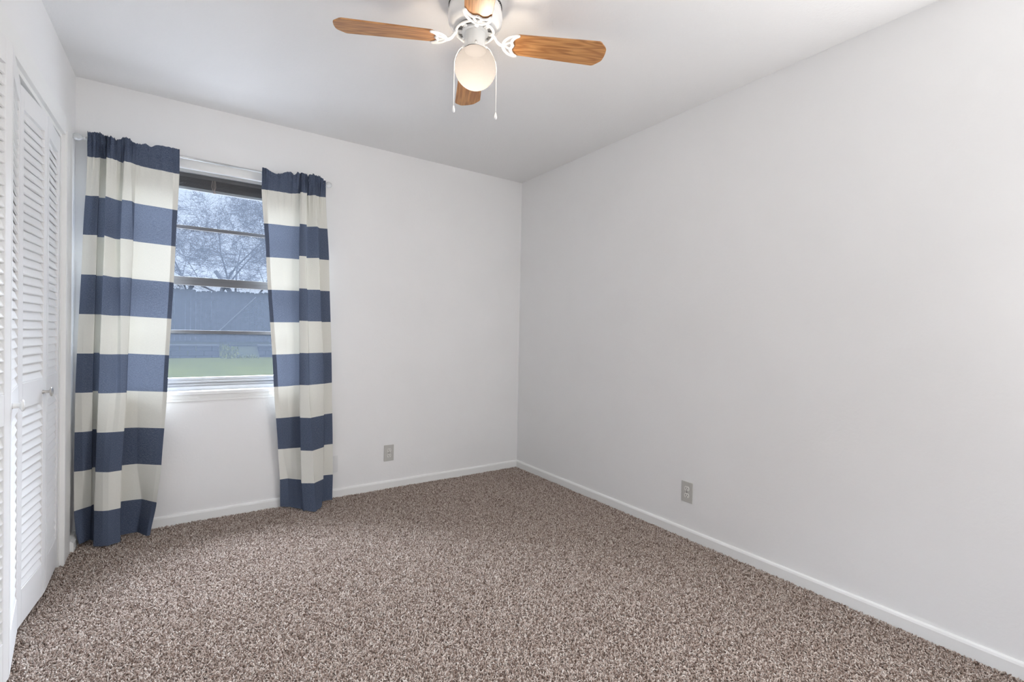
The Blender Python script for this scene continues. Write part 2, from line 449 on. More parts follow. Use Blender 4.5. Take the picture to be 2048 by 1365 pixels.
# ------------------------------------------------------------------ louvred bifold closet doors
def louvre_leaf(parent, p0, p1, knob=None):
    """one leaf whose room-side face runs from p0 to p1 (x, y); z 0.018 .. 2.003"""
    a = Vector((p0[0], p0[1], 0)); b = Vector((p1[0], p1[1], 0))
    d = b - a; wd = d.length; ang = math.atan2(d.y, d.x)
    # local frame: x along the leaf (a->b), y = outward toward the room (right-hand of -y travel)
    n = Vector((-d.y, d.x, 0)).normalized()
    if n.x < 0: n = -n
    ex = d.normalized()
    Mx = Matrix(((ex.x, n.x, 0, a.x), (ex.y, n.y, 0, a.y), (0, 0, 1, 0), (0, 0, 0, 1)))
    Mi = parent.matrix_world.inverted() if False else Matrix.Translation(-Vector(parent.location))
    M = Mi @ Mx
    g = 0.0025; st = 0.038; th = 0.028
    z0, z1 = 0.018, 2.003
    lo = (0.150, 0.822); up = (0.918, 1.925)
    bm = bmesh.new()
    bx = lambda x0, x1, zz0, zz1: box(bm, x0, x1, -th, 0, zz0, zz1, 0.0018, M)
    bx(g, st, z0, z1); bx(wd - st, wd - g, z0, z1)
    bx(st, wd - st, z0, lo[0]); bx(st, wd - st, lo[1], up[0]); bx(st, wd - st, up[1], z1)
    leaf = link_mesh('door_panel', bm, M_DOOR, parent)
    for (za, zb) in (lo, up):
        bm = bmesh.new()
        k = round((zb - za) / 0.0336); pitch = (zb - za) / k
        for i in range(k + 1):
            zc = za + pitch * i - 0.001
            # slat slopes down toward the room; rounded lower front edge
            th_s = 0.0085
            top = Vector((-0.0215, zc + 0.052)); bot = Vector((-0.0045, zc))
            if i == k: top = Vector((-0.0235, zb + 0.004)) ; bot = Vector((-0.014, zb - 0.012)) if False else bot
            if zc > zb - 0.004: continue
            if top.y > zb + 0.006: top = top.lerp(bot, (top.y - zb - 0.006) / (top.y - bot.y))
            dv = (bot - top).normalized(); nv = Vector((dv.y, -dv.x)) * (th_s / 2)
            if nv.x < 0: nv = -nv
            poly = [top + nv, bot + nv - dv * 0.0035, bot + nv * 0.6 - dv * 0.0005, bot - nv * 0.6, bot - nv - dv * 0.002, top - nv]
            va = [bm.verts.new(M @ Vector((st - 0.004, q.x, q.y))) for q in poly]
            vb = [bm.verts.new(M @ Vector((wd - st + 0.004, q.x, q.y))) for q in poly]
            bm.faces.new(va); bm.faces.new(vb[::-1])
            for j in range(6): bm.faces.new((va[j], vb[j], vb[(j+1) % 6], va[(j+1) % 6]))
        link_mesh('louvre_slats', bm, M_DOOR, leaf)
    if knob:
        u, zk, kind = knob
        bm = bmesh.new()
        K = M @ Matrix.Translation((u, 0, zk)) @ Matrix.Rotation(-PI/2, 4, 'X') @ Matrix.Diagonal((1.0, 1.0, 0.68, 1.0))
        if kind == 'nickel':
            pr = [(0.0, 0), (0.008, 0), (0.0085, 0.002), (0.0062, 0.006), (0.0060, 0.030), (0.010, 0.034), (0.017, 0.036), (0.0195, 0.039), (0.0190, 0.042), (0.013, 0.0445), (0.0, 0.0455)]
            lathe(bm, pr, 32, K); kn = link_mesh('door_knob', bm, M_NICKEL, leaf, smooth=True); kn['label'] = 'brushed metal knob'
        else:
            pr = [(0.0, 0), (0.0105, 0), (0.0095, 0.004), (0.0085, 0.022), (0.012, 0.027), (0.0185, 0.031), (0.0195, 0.035), (0.016, 0.040), (0.008, 0.043), (0.0, 0.044)]
            lathe(bm, pr, 32, K); kn = link_mesh('door_knob', bm, M_KNOBW, leaf, smooth=True); kn['label'] = 'white painted knob'
    return leaf

XD = -W + 0.004
d1 = empty('door_1', (XD, DY1 - 0.022, 0.0)); d1['kind'] = 'structure'; d1['label'] = 'white louvred bifold closet door with metal knob, nearest the curtain'
ptA, ptB, ptC = (XD - .004, DY1 - 0.022), (XD + 0.008, -0.640), (XD - 0.012, -0.934)
louvre_leaf(d1, ptA, ptB)
louvre_leaf(d1, ptB, ptC, knob=(0.045, 0.862, 'nickel'))
d2 = empty('door_2', (XD, DY0 + 0.022, 0.0)); d2['kind'] = 'structure'; d2['label'] = 'white louvred bifold closet door with white knob, at the left edge'
ptD, ptE, ptF = (XD - 0.010, -0.941), (-2.816, -1.256), (XD - .004, DY0 + 0.022)
louvre_leaf(d2, ptD, ptE, knob=(0.268, 0.872, 'white'))
louvre_leaf(d2, ptE, ptF)

# ------------------------------------------------------------------ window_1
w1 = empty('window_1', ((WX0 + WX1) / 2, 0.06, WZ0)); w1['kind'] = 'structure'
w1['label'] = 'grey-barred window with four wide panes between the striped curtains'
ox, oy, oz = w1.location
def wbox(bm, x0, x1, y0, y1, z0, z1, bev=0.0015): box(bm, x0 - ox, x1 - ox, y0 - oy, y1 - oy, z0 - oz, z1 - oz, bev)
bm = bmesh.new()   # white outer frame, head and stepped sill
wbox(bm, WX0, WX0 + .028, 0.012, 0.118, WZ0, WZ1); wbox(bm, WX1 - .028, WX1, 0.012, 0.118, WZ0, WZ1)
wbox(bm, WX0 + .028, WX1 - .028, 0.010, 0.118, WZ1 - .016, WZ1)
wbox(bm, WX0 + .028, WX1 - .028, 0.030, 0.118, WZ0, 0.788)
wbox(bm, WX0 + .028, WX1 - .028, 0.048, 0.118, 0.788, 0.803)
wbox(bm, WX0 + .028, WX1 - .028, 0.058, 0.070, 0.803, 0.8125)
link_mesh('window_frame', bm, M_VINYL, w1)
gx0, gx1 = WX0 + .028, WX1 - .028
bm = bmesh.new()   # upper sash, grey aluminium
wbox(bm, gx0, gx0 + .03, 0.085, 0.108, 1.40, 2.046); wbox(bm, gx1 - .03, gx1, 0.085, 0.108, 1.40, 2.046)
wbox(bm, gx0 + .03, gx1 - .03, 0.085, 0.108, 2.0, 2.046); wbox(bm, gx0 + .03, gx1 - .03, 0.085, 0.108, 1.398, 1.420)
wbox(bm, gx0 + .03, gx1 - .03, 0.088, 0.106, 1.729, 1.750)
us = link_mesh('upper_sash', bm, M_ALU, w1)
bm = bmesh.new()   # lower sash
wbox(bm, gx0, gx0 + .03, 0.060, 0.083, 0.84, 1.44); wbox(bm, gx1 - .03, gx1, 0.060, 0.083, 0.84, 1.44)
wbox(bm, gx0 + .03, gx1 - .03, 0.060, 0.083, 1.392, 1.418); wbox(bm, gx0 + .03, gx1 - .03, 0.066, 0.083, 1.418, 1.442)
wbox(bm, gx0 + .03, gx1 - .03, 0.064, 0.081, 1.104, 1.124)
ls = link_mesh('lower_sash', bm, M_ALU, w1)
bm = bmesh.new()
wbox(bm, gx0, gx1, 0.056, 0.083, 0.8126, 0.840); wbox(bm, gx0, gx1, 0.050, 0.060, 0.8126, 0.822)
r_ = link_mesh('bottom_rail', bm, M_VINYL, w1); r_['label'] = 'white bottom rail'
bm = bmesh.new(); wbox(bm, gx0 + .02, gx1 - .02, 0.0955, 0.0985, 1.41, 2.01, 0); link_mesh('window_pane', bm, M_PANE, us)
bm = bmesh.new(); wbox(bm, gx0 + .02, gx1 - .02, 0.0715, 0.0745, 0.835, 1.40, 0); link_mesh('window_pane', bm, M_PANE, ls)
bm = bmesh.new()
wbox(bm, WX0 - .035, WX1 + .035, -0.034, -0.0005, 0.745, 0.766, 0.003); wbox(bm, WX0 + .001, WX1 - .001, -0.004, 0.034, 0.7605, 0.766, 0.0)
link_mesh('window_sill', bm, M_TRIM, w1)
bm = bmesh.new()
wbox(bm, WX0 - .028, WX1 + .028, -0.016, 0.0, 0.722, 0.745, 0.001); wbox(bm, WX0 - .028, WX1 + .028, -0.012, 0.0, 0.706, 0.7215, 0.001)
link_mesh('apron', bm, M_TRIM, w1)
bm = bmesh.new()   # casing: flat head and sides
wbox(bm, WX0 - .045, WX1 + .045, -0.014, 0.0, WZ1 + .004, WZ1 + .055, 0.002)
wbox(bm, WX0 - .008, WX1 + .008, -0.020, 0.0, WZ1 - .002, WZ1 + .010, 0.001)
wbox(bm, WX0 - .045, WX0, -0.014, 0.0, 0.765, WZ1 + .004, 0.002); wbox(bm, WX1, WX1 + .045, -0.014, 0.0, 0.765, WZ1 + .004, 0.002)
link_mesh('window_casing', bm, M_TRIM, w1)

# raised mini blind bunched under the head of the window
bl = empty('mini_blind', ((WX0 + WX1) / 2, 0.030, 2.046))
tag(bl, 'dark mini blind raised and bunched at the top of the window', 'window blind')
bx_ = lambda bm, x0, x1, y0, y1, z0, z1, b=0.0: box(bm, x0 - bl.location.x, x1 - bl.location.x, y0 - .030, y1 - .030, z0 - 2.046, z1 - 2.046, b)
bm = bmesh.new(); bx_(bm, gx0 + .004, gx1 - .004, 0.028, 0.054, 2.022, 2.0455, 0.001); o = link_mesh('head_rail', bm, M_BLIND, bl)
bm = bmesh.new()
for i in range(15):
    z = 2.0205 - i * 0.0036; dx = random.uniform(-.003, .003)
    bx_(bm, gx0 + .008 + dx, gx1 - .008 + dx, 0.029 + random.uniform(-.001, .002), 0.053, z - .0021, z)
link_mesh('blind_slats', bm, M_BLIND, bl)
bm = bmesh.new(); bx_(bm, gx0 + .006, gx1 - .006, 0.029, 0.053, 1.950, 1.9655, 0.002); link_mesh('bottom_rail', bm, M_BLINDR, bl)
bm = bmesh.new()
xc = -2.242
for dx in (-.008, 0.0, .006):
    tube(bm, [(xc + dx - bl.location.x, -.003, -.022), (xc + dx * 1.4 - bl.location.x, -.0035, -.060), (xc + dx * .5 - bl.location.x, -.003, -.088)], 0.0016, 5)
lathe(bm, [(0.0, -.100), (.007, -.099), (.0075, -.094), (.004, -.088), (0, -.087)], 12, Matrix.Translation((xc - bl.location.x + .004, -.005, 0)))
c_ = link_mesh('lift_cord', bm, simple('blind_cord', (0.30, 0.26, 0.24), 0.7), bl)

# ------------------------------------------------------------------ curtain rod
rod = empty('curtain_rod', (-2.222, 0, 2.100)); tag(rod, 'thin white curtain rod with clear ball finials above the window', 'curtain rod')
RY = -0.080
def rz(x): return (x + 2.222) * -0.008      # slight sag toward the right end
bm = bmesh.new(); tube(bm, [(-0.575, RY, rz(-2.797)), (0.05, RY, rz(-2.172))], 0.0078, 16); link_mesh('rod_tube', bm, M_RODL, rod, smooth=True)
bm = bmesh.new(); tube(bm, [(0.04, RY, rz(-2.182)), (0.575, RY, rz(-1.647))], 0.0062, 16); link_mesh('rod_tube', bm, M_RODL, rod, smooth=True)
for sx, x in ((-1, -0.578), (1, 0.578)):
    bm = bmesh.new()
    K = Matrix.Translation((x, RY, rz(x - 2.222))) @ Matrix.Rotation(sx * PI/2, 4, 'Y')
    lathe(bm, [(0.0, -.004), (.0095, -.003), (.0105, .003), (.0075, .007), (.0065, .010), (.009, .013), (.010, .016), (0.0, .0165)], 24, K)
    col = link_mesh('collar', bm, M_NICKEL if sx > 0 else M_RODL, rod, smooth=True)
    if sx > 0: col['label'] = 'metal collar'
    bm = bmesh.new()
    if sx < 0: pr = [(0.0, .016), (.006, .017), (.010, .021), (.0155, .030), (.0175, .040), (.0155, .050), (.009, .058), (0.0, .060)]
    else: pr = [(0.0, .0165), (.006, .017), (.0125, .021), (.0175, .028), (.0190, .0365), (.0175, .045), (.0125, .052), (.006, .0555), (0.0, .056)]
    lathe(bm, pr, 32, K); link_mesh('finial', bm, M_ACR, rod, smooth=True)
for x in (-0.560, 0.560):
    bm = bmesh.new()
    box(bm, x - .008, x + .008, -0.004, 0.0, -0.03, 0.03, 0.001)
    box(bm, x - .004, x + .004, RY, -0.003, rz(x - 2.222) - .0125, rz(x - 2.222) - .008, 0.0008)
    box(bm, x - .004, x + .004, RY - .009, RY - .0065, rz(x - 2.222) - .0125, rz(x - 2.222) + .002, 0.0005)
    link_mesh('bracket', bm, M_RODL, rod)

# ------------------------------------------------------------------ curtains (measured fold lines of the cloth, top to bottom)
CURTAIN_LEFT = {
    2.003: [(-2.796,-0.1,2.008), (-2.768,-0.105,2.007), (-2.746,-0.11,2.011), (-2.749,-0.075,2.017), (-2.725,-0.08,2.017), (-2.719,-0.12,2.015), (-2.683,-0.11,2.012), (-2.656,-0.075,2.011), (-2.651,-0.11,2.012), (-2.622,-0.11,2.013), (-2.603,-0.075,2.013), (-2.543,-0.07,2.01), (-2.438,-0.075,2.004), (-2.41,-0.08,2.003)],
    1.6: [(-2.81,-0.12,1.608), (-2.794,-0.125,1.608), (-2.753,-0.14,1.609), (-2.759,-0.08,1.609), (-2.732,-0.08,1.611), (-2.722,-0.155,1.609), (-2.685,-0.11,1.604), (-2.665,-0.09,1.607), (-2.661,-0.125,1.607), (-2.61,-0.12,1.606), (-2.611,-0.08,1.606), (-2.562,-0.07,1.605), (-2.446,-0.07,1.601), (-2.425,-0.075,1.599)],
    0.779: [(-2.839,-0.09,0.794), (-2.814,-0.1,0.794), (-2.77,-0.1,0.794), (-2.775,-0.055,0.796), (-2.754,-0.055,0.795), (-2.743,-0.13,0.791), (-2.698,-0.14,0.79), (-2.673,-0.13,0.789), (-2.653,-0.14,0.79), (-2.63,-0.13,0.789), (-2.635,-0.055,0.791), (-2.587,-0.06,0.787), (-2.475,-0.1,0.782), (-2.455,-0.11,0.78)],
    0.366: [(-2.843,-0.08,0.38), (-2.808,-0.09,0.382), (-2.775,-0.07,0.382), (-2.776,-0.05,0.385), (-2.764,-0.05,0.386), (-2.751,-0.145,0.383), (-2.72,-0.17,0.383), (-2.695,-0.18,0.382), (-2.67,-0.175,0.382), (-2.644,-0.165,0.381), (-2.653,-0.06,0.382), (-2.587,-0.06,0.382), (-2.499,-0.12,0.379), (-2.477,-0.14,0.379)],
    0.157: [(-2.841,-0.085,0.172), (-2.81,-0.07,0.176), (-2.778,-0.055,0.179), (-2.777,-0.045,0.18), (-2.769,-0.045,0.182), (-2.754,-0.15,0.18), (-2.718,-0.175,0.18), (-2.694,-0.18,0.179), (-2.669,-0.175,0.179), (-2.647,-0.165,0.179), (-2.656,-0.055,0.18), (-2.567,-0.06,0.18), (-2.515,-0.13,0.178), (-2.496,-0.155,0.177)],
    0.01: [(-2.832,-0.1,0.071), (-2.813,-0.13,0.018), (-2.779,-0.08,0.015), (-2.775,-0.07,0.008), (-2.767,-0.07,0.001), (-2.755,-0.16,0.002), (-2.716,-0.18,0.002), (-2.692,-0.19,0.005), (-2.667,-0.18,0.006), (-2.646,-0.165,0.007), (-2.654,-0.07,0.006), (-2.584,-0.065,0.007), (-2.538,-0.15,0.006), (-2.523,-0.155,0.008)],
}
CURTAIN_RIGHT = {
    2.003: [(-1.999,-0.075,1.995), (-1.972,-0.075,1.997), (-1.907,-0.08,1.998), (-1.834,-0.08,1.999), (-1.78,-0.08,2.007), (-1.785,-0.115,2.008), (-1.748,-0.12,2.006), (-1.738,-0.07,2.005), (-1.693,-0.09,2.01), (-1.66,-0.075,2.009), (-1.627,-0.09,2.01)],
    1.6: [(-1.968,-0.07,1.59), (-1.948,-0.07,1.591), (-1.873,-0.08,1.593), (-1.826,-0.08,1.594), (-1.781,-0.08,1.595), (-1.793,-0.15,1.606), (-1.753,-0.16,1.607), (-1.739,-0.1,1.605), (-1.672,-0.13,1.609), (-1.658,-0.08,1.608), (-1.6,-0.09,1.608)],
    0.779: [(-1.919,-0.09,0.783), (-1.895,-0.09,0.783), (-1.841,-0.09,0.784), (-1.795,-0.08,0.786), (-1.769,-0.08,0.786), (-1.778,-0.14,0.794), (-1.729,-0.16,0.792), (-1.719,-0.15,0.792), (-1.625,-0.1,0.792), (-1.614,-0.06,0.787), (-1.561,-0.05,0.791)],
    0.366: [(-1.886,-0.06,0.379), (-1.858,-0.065,0.379), (-1.818,-0.07,0.379), (-1.783,-0.07,0.378), (-1.756,-0.07,0.377), (-1.769,-0.155,0.377), (-1.709,-0.195,0.376), (-1.701,-0.19,0.376), (-1.625,-0.12,0.375), (-1.608,-0.06,0.374), (-1.552,-0.055,0.374)],
    0.157: [(-1.871,-0.05,0.177), (-1.826,-0.05,0.178), (-1.801,-0.07,0.176), (-1.778,-0.09,0.175), (-1.756,-0.1,0.171), (-1.765,-0.17,0.169), (-1.7,-0.21,0.169), (-1.691,-0.2,0.168), (-1.629,-0.14,0.166), (-1.609,-0.06,0.166), (-1.549,-0.06,0.163)],
    0.01: [(-1.868,-0.05,0.01), (-1.821,-0.07,0.003), (-1.795,-0.1,-0.006), (-1.776,-0.13,-0.009), (-1.762,-0.15,-0.015), (-1.752,-0.19,-0.014), (-1.694,-0.235,-0.013), (-1.685,-0.225,-0.012), (-1.643,-0.17,-0.012), (-1.616,-0.07,-0.013), (-1.556,-0.08,-0.015)],
}
TOP_LEFT = [(-2.791,2.137), (-2.761,2.143), (-2.743,2.139), (-2.731,2.13), (-2.721,2.135), (-2.716,2.13), (-2.71,2.14), (-2.697,2.126), (-2.692,2.132), (-2.684,2.118), (-2.67,2.132), (-2.645,2.143), (-2.631,2.142), (-2.612,2.122), (-2.59,2.118), (-2.561,2.134), (-2.539,2.12), (-2.515,2.136), (-2.475,2.14), (-2.408,2.137)]
TOP_RIGHT = [(-2.006,2.123), (-1.978,2.125), (-1.958,2.113), (-1.924,2.102), (-1.895,2.106), (-1.866,2.122), (-1.837,2.132), (-1.82,2.113), (-1.799,2.132), (-1.792,2.122), (-1.774,2.138), (-1.742,2.129), (-1.737,2.122), (-1.73,2.137), (-1.713,2.135), (-1.708,2.143), (-1.701,2.136), (-1.672,2.137), (-1.643,2.116)]


def lerp(a, b, t): return a + (b - a) * t

def resample(poly, u):
    """point at parameter u in 0..1 of a control row, eased across the controls"""
    n = len(poly) - 1
    s = u * n; i = min(int(s), n - 1); t = s - i
    p0 = Vector(poly[max(i-1, 0)]); p1 = Vector(poly[i]); p2 = Vector(poly[i+1]); p3 = Vector(poly[min(i+2, n)])
    k = 0.14   # cardinal spline with firm tension: pleats keep their creases
    m1 = (p2 - p0) * k; m2 = (p3 - p1) * k
    t2, t3 = t*t, t*t*t
    return p1 * (2*t3 - 3*t2 + 1) + m1 * (t3 - 2*t2 + t) + p2 * (-2*t3 + 3*t2) + m2 * (t3 - t2)

def top_z(prof, x):
    if x <= prof[0][0]: return prof[0][1]
    for (a, za), (b, zb) in zip(prof, prof[1:]):
        if x <= b: return lerp(za, zb, (x - a) / max(1e-6, b - a))
    return prof[-1][1]

def make_curtain(name, rows, prof, label, seed, hem_left, hem_right, gathered):
    NU = 330
    vs_keys = sorted(rows.keys(), reverse=True)
    cloth_v = {k: k for k in vs_keys}
    cloth_v[vs_keys[-1]] = -0.035
    # extra row just under the rod
    samples = []
    vlist = [2.150, 2.140, 2.131, 2.122, 2.113, 2.104, 2.095, 2.088, 2.080, 2.070, 2.058, 2.044, 2.030, 2.015]
    v = 2.0
    while v > -0.035: vlist.append(v); v -= 0.0125
    vlist.append(-0.035)
    bm = bmesh.new(); uvl = bm.loops.layers.uv.new('UVMap'); dbl = bm.verts.layers.float.new('doubled')
    grid = []
    keyv = [cloth_v[k] for k in vs_keys]
    for v in vlist:
        row = []
        for j in range(NU + 1):
            u = j / NU
            if v >= keyv[0]:
                P = resample(rows[vs_keys[0]], u)
                zt = top_z(prof, P.x)
                f = min(1.0, (v - keyv[0]) / (2.150 - keyv[0]))
                g = min(1.0, (v - keyv[0]) / (2.100 - keyv[0]))
                # cloth draws onto the rod
                front = -0.080 - 0.0125
                yr = lerp(P.y, front, g ** 0.8)
                z = lerp(P.z, zt, f)
                P = Vector((P.x, yr, z))
            else:
                i = 0
                while i < len(keyv) - 2 and v < keyv[i+1]: i += 1
                t = (keyv[i] - v) / (keyv[i] - keyv[i+1])
                A = [resample(rows[vs_keys[q]], u) for q in (max(i-1, 0), i, i+1, min(i+2, len(keyv)-1))]
                ts = t*t*(3 - 2*t) * 0.35 + t * 0.65
                P = A[1].lerp(A[2], ts)
                P.z = lerp(A[1].z, A[2].z, t)
            # gathers, strongest at the rod pocket, fading downward
            amp = 0.0
            if v > 1.80:
                q = (v - 1.80) / 0.30
                amp = min(1.0, q) ** 1.6
            gpos = u if not gathered else u
            gw = gathered(u)
            r1 = 1.0 - abs(noise.noise(Vector((u * 22 + seed, seed * 3.1, v * 1.2)))) * 2.6
            r2 = 1.0 - abs(noise.noise(Vector((u * 48 + seed, 7.7, v * 3.5)))) * 2.4
            P.y += -max(0.0, r1) * 0.019 * amp * gw - max(0.0, r2) * 0.009 * amp * amp * gw + 0.006 * amp
            P.x += noise.noise(Vector((u * 60 + seed, 2.2, v * 3))) * 0.005 * amp * gw
            if v > 2.10:
                P.y += noise.noise(Vector((u * 30 + seed, 9.1, v * 30))) * 0.016 * gw
                P.z += noise.noise(Vector((u * 120 + seed, 4.1, 0))) * 0.006 * gw * (v - 2.10) / 0.05
            if 2.088 < v < 2.12:
                P.y += 0.004      # pinched by the pocket stitching
            # soft wandering of the cloth lower down
            P.y += noise.noise(Vector((u * 7 + seed, v * 2.2, 1.0))) * 0.006 * (1 - amp)
            P.y = min(P.y, -0.040 if v < 0.9 else (-0.024 if v < 1.95 else -0.03))
            if v > 2.085: P.y = min(P.y, -0.0895)
            P.z = max(P.z, 0.004 + 0.004 * noise.noise(Vector((u * 20, seed, 0))))
            vert = bm.verts.new(P)
            d = 0.0
            if u < hem_left or u > 1 - hem_right: d = 1.0
            if v > 2.062: d = 1.0
            if v < 0.055: d = 1.0
            vert[dbl] = d
            row.append((vert, u, v))
        grid.append(row)
    for a, b in zip(grid, grid[1:]):
        for j in range(NU):
            f = bm.faces.new((a[j][0], a[j+1][0], b[j+1][0], b[j][0]))
            for lp, s in zip(f.loops, (a[j], a[j+1], b[j+1], b[j])): lp[uvl].uv = (s[1] * 0.9, s[2])
    o = link_mesh(name, bm, M_CURT, smooth=True, recalc=False)
    tag(o, label, 'curtain', 'striped curtains')
    # rear layer of the rod pocket behind the rod
    return o

cl = make_curtain('curtain', CURTAIN_LEFT, TOP_LEFT, 'navy and ivory striped curtain on the left of the window, beside the closet', 3.3, 0.0, 1/13 * 0.98, lambda u: 1.0 if u < 0.80 else 0.45)
cr = make_curtain('curtain', CURTAIN_RIGHT, TOP_RIGHT, 'navy and ivory striped curtain on the right of the window, nearer the wall outlet', 8.8, 0.1, 0.0, lambda u: 0.55 if u < 0.35 else 1.0)

# ------------------------------------------------------------------ ceiling fan
FX, FY = -1.436, -1.709
fan = empty('ceiling_fan', (FX, FY, H)); tag(fan, 'white flush-mount ceiling fan with four wooden blades and frosted globe light', 'ceiling fan')
zl = lambda z: z - H
bm = bmesh.new()
lathe(bm, [(0.0, 0), (0.101, 0), (0.101, -.010), (0.1035, -.040), (0.1045, -.044), (0.1065, -.050), (0.1070, -.070), (0.1045, -.086), (0.098, -.098), (0.086, -.108), (0.080, -.111), (0.0, -.111)], 64)
hs = auto_smooth(link_mesh('motor_housing', bm, M_FANW, fan), 40)
bm = bmesh.new()
for k in range(60):
    if k % 15 in (0,): continue
    a = 2 * PI * k / 60
    K = Matrix.Rotation(a, 4, 'Z')
    box(bm, 0.1010, 0.1046, -0.0024, 0.0024, -.031, -.020, 0, K)
v_ = link_mesh('vent_slots', bm, M_BLACK, hs); v_['label'] = 'dark vent slots'
bm = bmesh.new()   # flywheel ring that carries the blade irons
ring_z = zl(2.317)
pts = [(0.0735 * math.cos(2*PI*k/48), 0.0735 * math.sin(2*PI*k/48), ring_z) for k in range(48)]
tube(bm, pts, 0.0055, 10, 0.8, closed=True)
for k in range(8):
    a = 2*PI*k/8 + 0.30
    K = Matrix.Rotation(a, 4, 'Z')
    box(bm, 0.036, 0.070, -0.0085, 0.0085, ring_z - .003, ring_z + .003, 0.001, K)
lathe(bm, [(0.034, ring_z + .006), (0.052, ring_z + .005), (0.052, ring_z - .004), (0.034, ring_z - .005)], 48)
fly = auto_smooth(link_mesh('flywheel', bm, M_FANW, fan), 40)
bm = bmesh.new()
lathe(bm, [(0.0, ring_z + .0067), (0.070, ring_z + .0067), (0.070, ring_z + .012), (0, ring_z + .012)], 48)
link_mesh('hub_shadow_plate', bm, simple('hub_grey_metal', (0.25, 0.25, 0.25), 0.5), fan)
for k in range(8):
    a = 2*PI*k/8 + 0.30
    bm = bmesh.new()
    lathe(bm, [(0.0, -.0065), (0.0028, -.0062), (0.0042, -.0048), (0.0042, -.003), (0, -.003)], 12, Matrix.Translation((0.060 * math.cos(a), 0.060 * math.sin(a), ring_z)))
    link_mesh('screw', bm, M_RODL, fly, smooth=True)
bm = bmesh.new()   # switch housing / fitter neck
lathe(bm, [(0.0, zl(2.335)), (0.033, zl(2.335)), (0.0385, zl(2.330)), (0.0395, zl(2.320)), (0.0385, zl(2.316)), (0.0405, zl(2.312)), (0.0405, zl(2.268)), (0.0418, zl(2.264)), (0.0418, zl(2.2500)), (0.0, zl(2.2500))], 48)
nk = auto_smooth(link_mesh('light_fitter', bm, M_FANN, fan), 40)
for a in (-PI/2 - 0.42, -PI/2 - 0.42 + 2*PI/3, -PI/2 - 0.42 + 4*PI/3):
    bm = bmesh.new(); K = Matrix.Translation((0.043 * math.cos(a), 0.043 * math.sin(a), zl(2.256))) @ Matrix.Rotation(a, 4, 'Z') @ Matrix.Rotation(PI/2, 4, 'Y')
    lathe(bm, [(0.0, 0), (.002, 0), (.002, .004), (.0042, .0045), (.0042, .0085), (0, .009)], 12, K)
    link_mesh('thumb_screw', bm, M_NICKEL, nk, smooth=True)
bm = bmesh.new()   # frosted globe
R_ = 0.0815; zc = zl(2.179)
prof = []
for k in range(1, 40):
    th = math.radians(29.3) + (PI - math.radians(29.3)) * (k - 1) / 38
    prof.append((max(0.0002, R_ * math.sin(th)), zc + R_ * 0.985 * math.cos(th)))
lathe(bm, prof, 64)
gl = link_mesh('globe_shade', bm, M_GLOBE, fan, loc=(0.0035, -0.0024, 0), smooth=True)
bm = bmesh.new(); lathe(bm, [(0.0, zl(2.2485)), (0.0424, zl(2.2490)), (0.0424, zl(2.2470)), (0.0, zl(2.2465))], 32)  # added dark disc, hides the bright fitter bottom seen through the globe
sk = link_mesh('glare_mask', bm, simple('glare_mask_black', (0.035, 0.035, 0.038), 0.9, spec=0.0), fan)
# lamp inside the globe
ld = bpy.data.lights.new('fan_bulb_light', 'POINT'); ld.energy = 19.0; ld.color = (1.0, 0.85, 0.68); ld.shadow_soft_size = 0.028
lo = bpy.data.objects.new('fan_bulb_light', ld); lo.location = (0.003, -0.002, zl(2.162)); lo.parent = fan; C.objects.link(lo)

# blade + iron built once, then copied
TH0 = 154.4248
PITCH = math.radians(11.0)
def blade_outline():
    r0, r1 = 0.149, 0.528
    w0, w1 = 0.051, 0.063
    pts = []
    # scalloped root (from -v to +v)
    sc_ = [(-1.0, 0.171), (-0.93, 0.164), (-0.80, 0.154), (-0.62, 0.1475), (-0.42, 0.1445), (-0.24, 0.146), (-0.10, 0.151), (0.0, 0.1535), (0.10, 0.151), (0.24, 0.146), (0.42, 0.1445), (0.62, 0.1475), (0.80, 0.154), (0.93, 0.164), (1.0, 0.171)]
    for s, r in sc_: pts.append((r, s * w0))
    # tip with clipped, rounded corners
    tip = [(0.492, w1), (0.498, w1 - .002), (0.503, w1 - .006), (0.524, 0.036), (0.528, 0.031), (0.530, 0.025), (0.5315, 0.008), (0.5315, -0.008), (0.530, -0.025), (0.528, -0.031), (0.524, -0.036), (0.503, -w1 + .006), (0.498, -w1 + .002), (0.492, -w1)]
    for t_ in tip: pts.append(t_)
    return pts
def blade_mesh():
    bm = bmesh.new()
    prism(bm, blade_outline(), 0.0, 0.0055)
    es = [e for e in bm.edges if abs(e.verts[0].co.z - e.verts[1].co.z) < 1e-6]
    bmesh.ops.bevel(bm, geom=es, offset=0.0008, segments=1, affect='EDGES')
    return bm
def sample(pts, n=6):
    out = []
    for i in range(len(pts) - 1):
        p0 = Vector(pts[max(i-1, 0)]); p1 = Vector(pts[i]); p2 = Vector(pts[i+1]); p3 = Vector(pts[min(i+2, len(pts)-1)])
        for k in range(n):
            t = k / n
            out.append(0.5 * ((2*p1) + (p2 - p0) * t + (2*p0 - 5*p1 + 4*p2 - p3) * t*t + (3*p1 - p0 - 3*p2 + p3) * t**3))
    out.append(Vector(pts[-1])); return out
BZ = zl(2.286)        # blade under-face height at the axis
